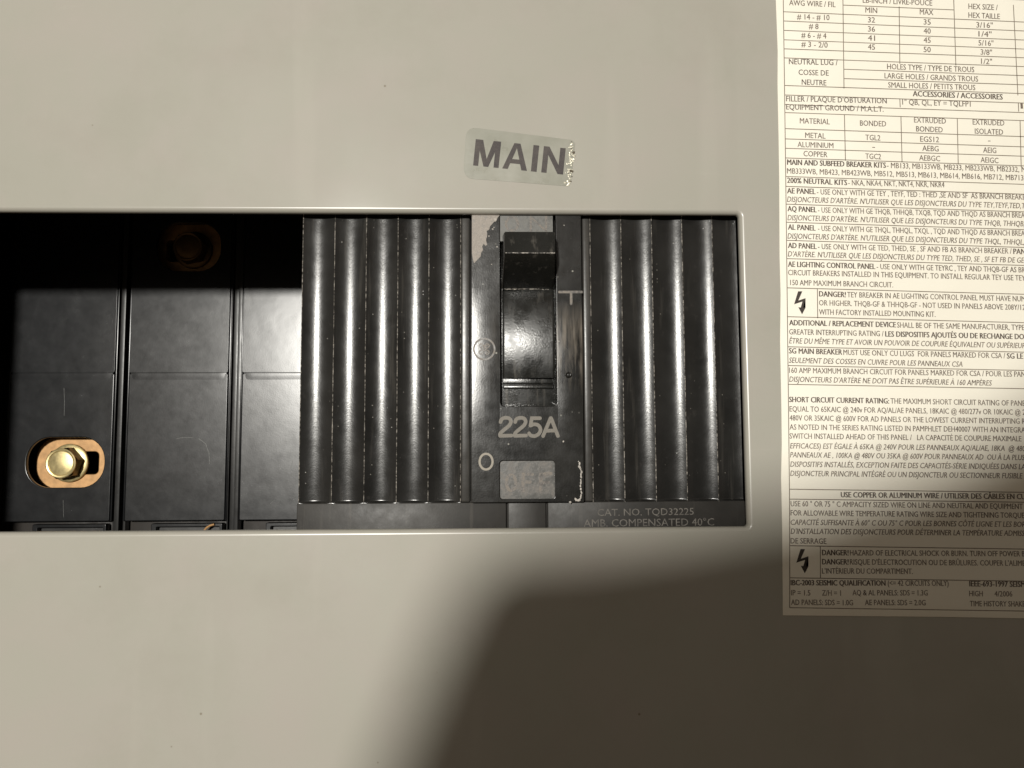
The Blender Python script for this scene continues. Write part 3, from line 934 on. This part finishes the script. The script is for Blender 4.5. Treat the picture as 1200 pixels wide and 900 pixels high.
# counter of the A shows the film again
bm = bmesh.new(); poly(bm, [LP(44.9, 12.2), (LP(49.1, 25.2)), (LP(53.2, 12.2))], -.082)
obj('letter_counter', front(bm), FILM, stk, smooth=False)
bm = bmesh.new(); bmd = bmesh.new()
for k in range(95):
    v = random.random(); py = 166 + 52 * v
    px = 668.5 - 5.0 * v + random.gauss(2.5, 2.0) * (1.0 if v > .25 else .5)
    if py < 180 and random.random() < .6: continue
    if random.random() < .86: fleck(bm, px, py, random.uniform(.5, 1.35) * (1.25 if v > .8 else 1), 0, y=-.065 - .05 * random.random())
    else: fleck(bmd, px, py, random.uniform(.5, 1.1), 0, y=-.14)
fleck(bmd, 672.3, 178.7, 1.9, 0, y=-.15); fleck(bmd, 669, 200.5, 1.7, 0, y=-.15, asp=1.6)
obj('torn_edge', front(bm), FLECK, stk, smooth=False)
obj('dirt_flecks', front(bmd), DIRT, stk, smooth=False)

# ------------------------------------------------------------------ wiring information label
lc = U(1050, 400)
lab = thing('wiring_label', 'large cream paper label full of wiring tables at right of opening', 'label', (lc[0], 0, lc[1]))
left = [(907.5, -60), (909, 0), (911.2, 60), (911.0, 100), (912.2, 160), (913, 210), (913.4, 300), (914.6, 345), (914, 400), (915.4, 470), (916, 520), (915.2, 560), (916.5, 620), (917, 680), (917.3, 721)]
bot = [(1000, 721.8), (1100, 722.8), (1200, 724.5), (1290, 726)]
outer = [U(*p) for p in left + bot + [(1290, -60)]]
obj('paper', plate(outer[::-1], [], -.11, .1, .03, 1), PAPER, lab)
YT = -.135
SLOPES = ((-60, .046), (14, .043), (60, .037), (100, .034), (230, .033), (300, .0288), (340, .027), (400, .0236), (450, .0185), (575, .0132), (720, .0145))
def slope(y):
    for (a, sa), (b, sb) in zip(SLOPES[:-1], SLOPES[1:]):
        if y <= b: return sa + (sb - sa) * (y - a) / (b - a)
    return SLOPES[-1][1]
def GL(x, yl): return yl + (x - 921) * slope(yl)
def gx(y): return 917.6 + 7.6 * min(1, max(0, y / 600)) ** .9
bmr = bmesh.new()
nl = [0]
def rule(x0, y0, x1, y1, w=1.0):
    a, b = U(x0, y0), U(x1, y1)
    nl[0] += 1
    ribbon(bmr, [a, b], w * .2, YT + .004 * (nl[0] % 5), caps=False)
def hline(yl, x0=None, x1=1260, w=1.0):
    x0 = gx(yl) if x0 is None else x0
    rule(x0, GL(x0, yl), x1, GL(x1, yl), w)
for yl in (14.2, 25, 36, 47, 57.6): hline(yl)
hline(-12)
hline(3.4, 987.5, 1118); hline(68.2)
for yl in (79.0, 90.0): hline(yl, 988.5)
for yl in (100.5, 111.6, 122.8, 132.2, 151, 163, 174, 185.3, 207, 218.6, 239.4, 260.6, 281.8, 303.2, 337.4, 371.2, 406.4, 428.4, 450.4, 573.2, 584.8): hline(yl)
for yl in (639.4, 677, 712): rule(gx(yl), yl, 1260, yl + (1260 - 925) * .0145)
for a, b in zip(range(-40, 712, 47), list(range(7, 712, 47)) + [712]): rule(gx(a), a, gx(b), b)
rule(987.3, -20, 988.8, 104); rule(1053.4, 8, 1054.2, 75); rule(1117, -10, 1119.8, 77); rule(1187.2, 6, 1192.5, 112)
rule(1054.2, 116, 1054.6, 126); rule(1193, 121, 1193.4, 131)
rule(989.3, 134.5, 990.5, 188.5); rule(1055.5, 137, 1056.8, 190.5); rule(1121.5, 139.5, 1122.6, 193); rule(1195, 142, 1196.3, 196)
rule(957.6, 339, 958, 373); rule(961, 640, 961.2, 678)
obj('ruled_lines', front(bmr), LINE, lab, smooth=False)
def T(s, reg, x0, y0, x1, y1, bold=False, italic=False, cap=6.3, semi=False):
    k = .25; oy = {1: 0, 2: 100, 3: 210, 4: 320, 5: 400, 6: 500, 7: 610}[reg]
    text(s, (900 + x0 * k, oy + y0 * k), (900 + x1 * k, oy + y1 * k), cap, 0, YT, INKB if bold or semi else INK, lab, bold, italic)
T('AWG WIRE / FIL', 1, 98, 26, 315, 35); T('LB-INCH / LIVRE-POUCE', 1, 443, 14, 768, 28); T('MIN', 1, 455, 60, 510, 63); T('MAX', 1, 710, 69, 773, 72)
T('HEX SIZE /', 1, 938, 43, 1075, 49); T('HEX TAILLE', 1, 938, 84, 1085, 91)
T('# 14 - # 10', 1, 135, 92, 287, 96); T('# 8', 1, 190, 136, 235, 138); T('# 6 - # 4', 1, 155, 178, 272, 182); T('# 3 - 2/0', 1, 155, 220, 278, 225)
for s, y in (('32', 106), ('36', 149), ('41', 191), ('45', 233)): T(s, 1, 467, y, 500, y + 1.5)
for s, y in (('35', 116), ('40', 158), ('45', 201), ('50', 245)): T(s, 1, 728, y, 761, y + 1.5)
for s, y, a, b in (('3/16"', 130, 975, 1052), ('1/4"', 172, 985, 1046), ('5/16"', 214, 985, 1055), ('3/8"', 257, 995, 1048), ('1/2"', 300, 997, 1048)): T(s, 1, a, y, b, y + 3)
T('NEUTRAL LUG /', 1, 97, 302, 325, 307, semi=True); T('COSSE DE', 1, 142, 352, 283, 356, semi=True); T('NEUTRE', 1, 157, 398, 272, 402, semi=True)
T('HOLES TYPE / TYPE DE TROUS', 1, 557, 325, 965, 340); T('LARGE HOLES / GRANDS TROUS', 1, 545, 368, 983, 384); T('SMALL HOLES / PETITS TROUS', 1, 562, 411, 970, 424)
T('ACCESSORIES / ACCESSOIRES', 1, 677, 452, 1097, 468, True)
T("FILLER / PLAQUE D'OBTURATION", 2, 84, 76, 555, 86, semi=True); T('1" QB, QL, EY = TQLFP1', 2, 628, 91, 948, 101); T('1', 2, 1183, 110, 1193, 110)
T('EQUIPMENT GROUND / M.A.L.T.', 2, 84, 114, 540, 125, semi=True)
T('MATERIAL', 2, 148, 179, 288, 184); T('BONDED', 2, 430, 190, 552, 194); T('EXTRUDED', 2, 683, 175, 832, 181); T('BONDED', 2, 693, 217, 817, 222)
T('EXTRUDED', 2, 958, 185, 1106, 190); T('ISOLATED', 2, 968, 228, 1100, 233); T('METAL', 2, 173, 247, 268, 251); T('TGL2', 2, 455, 257, 525, 260)
T('EGS12', 2, 712, 265, 800, 268); T('-', 2, 1030, 270, 1041, 270); T('ALUMINIUM', 2, 137, 290, 305, 296); T('-', 2, 488, 300, 500, 300)
T('AEBG', 2, 722, 308, 798, 311); T('AEIG', 2, 1007, 316, 1068, 319); T('COPPER', 2, 165, 333, 277, 338); T('TGC2', 2, 455, 345, 528, 348)
T('AEBGC', 2, 707, 353, 805, 357); T('AEIGC', 2, 995, 362, 1078, 366)
T('MAIN AND SUBFEED BREAKER KITS', 2, 88, 373, 550, 388, True); T('- MB133, MB133WB, MB233, MB233WB, MB2332, M', 2, 556, 388, 1206, 408)
T('MB333WB, MB423, MB423WB, MB512, MB513, MB613, MB614, MB616, MB712, MB713,', 2, 88, 414, 1203, 447)
T('200% NEUTRAL KITS', 2, 88, 458, 368, 469, True); T('- NKA, NKA4, NKT, NKT4, NKR, NKR4', 2, 375, 469, 825, 479)
T('AE PANEL', 3, 88, 67, 220, 71, True); T('- USE ONLY WITH GE TEY , TEYF, TED : THED ,SE AND SF  AS BRANCH BREAKE', 3, 228, 72, 1204, 97)
T("DISJONCTEURS D'ARTÈRE. N'UTILISER QUE LES DISJONCTEURS DU TYPE TEY,TEYF,TED,T", 3, 88, 107, 1205, 138, italic=True)
T('AQ PANEL', 3, 90, 151, 225, 156, True); T('- USE ONLY WITH GE THQB, THHQB, TXQB, TQD AND THQD AS BRANCH BREA', 3, 233, 157, 1202, 182)
T("DISJONCTEURS D'ARTÈRE. N'UTILISER QUE LES DISJONCTEURS DU TYPE THQB, THHQB,", 3, 90, 193, 1200, 222, italic=True)
T('AL PANEL', 3, 92, 237, 220, 242, True); T('- USE ONLY WITH GE THQL, THHQL, TXQL , TQD AND THQD AS BRANCH BREA', 3, 233, 243, 1202, 267)
T("DISJONCTEURS D'ARTÈRE. N'UTILISER QUE LES DISJONCTEURS DU TYPE THQL, THHQL,", 3, 90, 279, 1198, 308, italic=True)
T('AD PANEL', 3, 92, 323, 225, 328, True); T('- USE ONLY WITH GE TED, THED, SE , SF AND FB AS BRANCH BREAKER /', 3, 233, 328, 1140, 350); T('PAN', 3, 1148, 351, 1204, 353, True)
T("D'ARTÈRE. N'UTILISER QUE LES DISJONCTEURS DU TYPE TED, THED, SE , SF ET FB DE GE", 3, 92, 363, 1200, 393, italic=True)
T('AE LIGHTING CONTROL PANEL', 3, 92, 411, 500, 422, True); T('- USE ONLY WITH GE TEYRC , TEY AND THQB-GF AS BR', 3, 508, 422, 1203, 438)
T('CIRCUIT BREAKERS INSTALLED IN THIS EQUIPMENT. TO INSTALL REGULAR TEY USE TEY', 3, 93, 450, 1204, 476)
T('150 AMP MAXIMUM BRANCH CIRCUIT.', 4, 103, 57, 585, 68)
T('DANGER!', 4, 238, 110, 362, 114, True); T('TEY BREAKER IN AE LIGHTING CONTROL PANEL MUST HAVE NUM', 4, 370, 114, 1204, 134)
T('OR HIGHER. THQB-GF & THHQB-GF - NOT USED IN PANELS ABOVE 208Y/12', 4, 238, 152, 1203, 174); T('WITH FACTORY INSTALLED MOUNTING KIT.', 4, 238, 195, 783, 206)
T('ADDITIONAL / REPLACEMENT DEVICE', 4, 98, 245, 597, 255, True); T('SHALL BE OF THE SAME MANUFACTURER, TYPE', 4, 604, 256, 1200, 268)
T('GREATER INTERRUPTING RATING /', 4, 98, 288, 540, 297); T('LES DISPOSITIFS AJOUTÉS OU DE RECHANGE DOI', 4, 548, 298, 1204, 311, True)
T('ÊTRE DU MÊME TYPE ET AVOIR UN POUVOIR DE COUPURE ÉQUIVALENT OU SUPÉRIEUR', 4, 98, 330, 1204, 353, italic=True)
T('SG MAIN BREAKER', 4, 97, 377, 345, 383, True); T('MUST USE ONLY CU LUGS  FOR PANELS MARKED FOR CSA /', 4, 352, 384, 1110, 400); T('SG LE', 4, 1118, 401, 1193, 402, True)
T('SEULEMENT DES COSSES EN CUIVRE POUR LES PANNEAUX CSA', 4, 97, 421, 910, 440, italic=True)
T('160 AMP MAXIMUM BRANCH CIRCUIT FOR PANELS MARKED FOR CSA / POUR LES PAN', 5, 98, 148, 1204, 167)
T("DISJONCTEURS D'ARTÈRE NE DOIT PAS ÊTRE SUPÉRIEURE À 160 AMPÈRES", 5, 98, 190, 1048, 208, italic=True)
T('SHORT CIRCUIT CURRENT RATING:', 5, 98, 285, 565, 292, True); T('THE MAXIMUM SHORT CIRCUIT RATING OF PANE', 5, 573, 292, 1203, 303)
T('EQUAL TO 65KAIC @ 240v FOR AQ/AL/AE PANELS, 18KAIC @ 480/277v OR 10KAIC @ 2', 5, 100, 329, 1204, 345)
T('480V OR 35KAIC @ 600V FOR AD PANELS OR THE LOWEST CURRENT INTERRUPTING R', 5, 100, 371, 1204, 387)
T('AS NOTED IN THE SERIES RATING LISTED IN PAMPHLET DEH40007 WITH AN INTEGRA', 5, 100, 414, 1204, 428)
T('SWITCH INSTALLED AHEAD OF THIS PANEL /   LA CAPACITÉ DE COUPURE MAXIMALE', 5, 100, 456, 1186, 469)
T('EFFICACES) EST ÉGALE À 65KA @ 240V POUR LES PANNEAUX AQ/AL/AE, 18KA  @ 480', 6, 102, 102, 1204, 115, italic=True)
T('PANNEAUX AE , 100KA @ 480V OU 35KA @ 600V POUR PANNEAUX AD  OU À LA PLUS', 6, 102, 144, 1202, 157, italic=True)
T('DISPOSITIFS INSTALLÉS, EXCEPTION FAITE DES CAPACITÉS-SÉRIE INDIQUÉES DANS LA', 6, 103, 188, 1204, 200, italic=True)
T('DISJONCTEUR PRINCIPAL INTÉGRÉ OU UN DISJONCTEUR OU SECTIONNEUR FUSIBLE', 6, 103, 231, 1192, 243, italic=True)
T('USE COPPER OR ALUMINUM WIRE / UTILISER DES CÂBLES EN CU', 6, 340, 331, 1203, 340, True)
T('USE 60 ° OR 75 ° C AMPACITY SIZED WIRE ON LINE AND NEUTRAL AND EQUIPMENT', 6, 105, 373, 1192, 386)
T('FOR ALLOWABLE WIRE TEMPERATURE RATING WIRE SIZE AND TIGHTENING TORQUE', 6, 105, 416, 1200, 428)
T('CAPACITÉ SUFFISANTE À 60° C OU 75° C POUR LES BORNES CÔTÉ LIGNE ET LES BOR', 6, 105, 460, 1204, 470, italic=True)
T("D'INSTALLATION DES DISJONCTEURS POUR DÉTERMINER LA TEMPÉRATURE ADMISS", 7, 105, 62, 1202, 72, italic=True); T('DE SERRAGE', 7, 105, 107, 272, 109)
T('DANGER!', 7, 252, 162, 375, 163, True); T('HAZARD OF ELECTRICAL SHOCK OR BURN. TURN OFF POWER B', 7, 383, 163, 1202, 168)
T('DANGER!', 7, 252, 205, 375, 206, True); T("RISQUE D'ÉLECTROCUTION OU DE BRÛLURES. COUPER L'ALIME", 7, 383, 206, 1203, 212); T("L'INTÉRIEUR DU COMPARTIMENT.", 7, 252, 248, 677, 250)
T('IBC-2003 SEISMIC QUALIFICATION', 7, 105, 303, 548, 305, True); T('(<= 42 CIRCUITS ONLY)', 7, 560, 305, 845, 306); T('IEEE-693-1997 SEISM', 7, 942, 308, 1203, 311, True)
T('IP = 1.5', 7, 107, 350, 197, 351); T('Z/H = 1', 7, 252, 351, 340, 352); T('AQ & AL PANELS: SDS = 1.3G', 7, 395, 350, 747, 351); T('HIGH', 7, 942, 354, 1005, 355); T('4/2006', 7, 1060, 355, 1143, 356)
T('AD PANELS: SDS = 1.0G', 7, 107, 395, 397, 397); T('AE PANELS: SDS = 2.0G', 7, 453, 396, 737, 397); T('TIME HISTORY SHAKE', 7, 945, 401, 1203, 403)
flush_text()
def flash(cx, cy, s):
    pts = [(-2.5, -13), (2.5, -13), (-2.2, -2.2), (6.2, -5), (3.4, 6.2), (6.2, 6.2), (2.2, 14), (-2.2, 5.6), (.6, 6.0), (2.6, -1.0), (-7.2, 2.2)]
    bm = bmesh.new(); poly(bm, [U(cx + x * s, cy + y * s) for x, y in pts], YT - .01)
    bmesh.ops.triangulate(bm, faces=bm.faces)
    obj('hazard_symbol', front(bm), BOLTINK, lab, smooth=False)
flash(937.5, 354.5, 1.0); flash(940.5, 657.0, 1.05)

for o in list(C.objects):
    if o.name in ('chipped_spots', 'fine_scratches', 'torn_edge', 'dirt_flecks', 'scuffed_edge'): o['kind'] = 'stuff'

# ------------------------------------------------------------------ the photographer, whose shadow falls on the cover
CLOTH = m_simple('dark_work_jacket', (.045, .045, .05), .85, 0, 120)
SKIN = m_simple('skin', (.50, .32, .23), .55, 0, 90, .08)
HAIRM = m_simple('short_dark_hair', (.03, .02, .015), .7, 0, 400)
PHONEM = m_simple('black_phone_glass', (.01, .01, .012), .15, 0, 100)
bm = plate(rrect(-6, 142, -69, 4, 8), [], -(D + 9.5), 7.5, 1.2, 3)
o = obj('smartphone', bm, PHONEM, loc=(60, -(D + 6), -30)); tag(o, 'black phone held level in front of the panel', 'phone')
def skin_body(name, joints, edges, mat, parent):
    me = bpy.data.meshes.new(name)
    org = ORIG[parent.name]
    me.from_pydata([tuple(W(*j[0]) - org) for j in joints], edges, [])
    o = bpy.data.objects.new(name, me); C.objects.link(o); o.parent = parent
    sk = o.modifiers.new('skin', 'SKIN'); o.modifiers.new('smooth', 'SUBSURF').levels = 2
    o.modifiers[-1].render_levels = 2
    me.materials.append(mat)
    for v, j in zip(me.skin_vertices[0].data, joints):
        r = j[1] if isinstance(j[1], tuple) else (j[1], j[1])
        v.radius = (r[0] * .001, r[1] * .001)
    me.skin_vertices[0].data[0].use_root = True
    ORIG[o.name] = org
    return o
PX, PY = 115.0, -340.0             # torso centre
ground = -Z0 * 1000
per = thing('person', 'photographer in dark jacket standing before the panel and holding a phone', 'person', (PX, PY - 40, ground))
SH = 38.0                          # shoulder height above the panel point
J = [((PX, PY - 10, SH - 480), (150, 105)),            # 0 pelvis
     ((PX, PY - 10, SH - 260), (130, 100)), ((PX, PY, SH - 70), (150, 110)), ((PX, PY + 5, SH + 15), (75, 65)), ((PX, PY + 15, SH + 75), (52, 55)),   # spine, neck
     ((PX - 150, PY, SH - 44.9), (60, 60)), ((PX - 212, PY + 10, SH - 230), (50, 50)), ((60, -262, -140), (34, 30)),   # left side arm
     ((PX + 150, PY, SH - 44.9), (60, 60)), ((PX + 195, PY + 20, SH - 300), (46, 46)), ((112, -262, -140), (34, 30)),
     ((PX - 95, PY - 10, SH - 560), (85, 90)), ((PX - 100, PY, SH - 960), (58, 60)), ((PX - 100, PY - 15, ground + 95), (42, 45)), ((PX - 105, PY + 110, ground + 40), (42, 35)),
     ((PX + 95, PY - 10, SH - 560), (85, 90)), ((PX + 100, PY, SH - 960), (58, 60)), ((PX + 100, PY - 15, ground + 95), (42, 45)), ((PX + 105, PY + 110, ground + 40), (42, 35))]
E = [(0, 1), (1, 2), (2, 3), (3, 4), (2, 5), (5, 6), (6, 7), (2, 8), (8, 9), (9, 10), (0, 11), (11, 12), (12, 13), (13, 14), (0, 15), (15, 16), (16, 17), (17, 18)]
skin_body('body', J, E, CLOTH, per)
bm = bmesh.new(); bmesh.ops.create_uvsphere(bm, u_segments=32, v_segments=24, radius=1.0)
hc = Vector((PX - 15, PY + 35, SH + 185))
def headshape(v, g=1.0):
    x, y, z = v
    w = 76 - 12 * max(0, -z); dpt = 96
    p = Vector((x * w, y * dpt, z * 118))
    if y > .5 and abs(x) < .3:                      # nose, brow and mouth relief
        p.y += 22 * max(0, 1 - abs(x) / .2) * math.exp(-((z + .08) / .13) ** 2) - 6 * math.exp(-((z - .12) / .08) ** 2) + 5 * math.exp(-((z + .42) / .06) ** 2)
    return hc + p * g
for v in bm.verts: v.co = headshape(v.co)
hd = obj('head', bm, SKIN, per)
bm = bmesh.new(); bmesh.ops.create_uvsphere(bm, u_segments=32, v_segments=24, radius=1.0)
bmesh.ops.delete(bm, geom=[v for v in bm.verts if v.co.z < -.35 or (v.co.y > .35 and v.co.z < .5)], context='VERTS')
for v in bm.verts:
    x, y, z = v.co; v.co = hc + Vector((x * 82, y * 103, z * 126))
obj('hair', bm, HAIRM, hd)
def hand(base, tips, side):
    b = Vector(base)
    J = [(tuple(b), (24, 24)), (tuple(b + Vector((0, 26, 34))), (34, 17))]; E = [(0, 1)]
    for k, tpt in enumerate(tips):
        m = (Vector(tpt) + J_root(b, k)) / 2 + Vector((0, -12, 8))
        i = len(J)
        J += [(tuple(J_root(b, k)), 10), (tuple(m), 9), (tuple(tpt), 7.5)]
        E += [(1, i), (i, i + 1), (i + 1, i + 2)]
    return J, E
def J_root(b, k): return b + Vector((-30 + 18 * k, 36, 62 - 4 * abs(k - 2)))
yb = -(D + 18)
for base, sx_, in (((PX - 60, PY + 262, SH - 150), -1),):
    tips = [(46 + 21 * k, yb - 4, -50 + 6 * (k % 2)) for k in range(5)]
    J2, E2 = hand((86, -262, -142), tips, 1)
    skin_body('hand', J2, E2, SKIN, per)
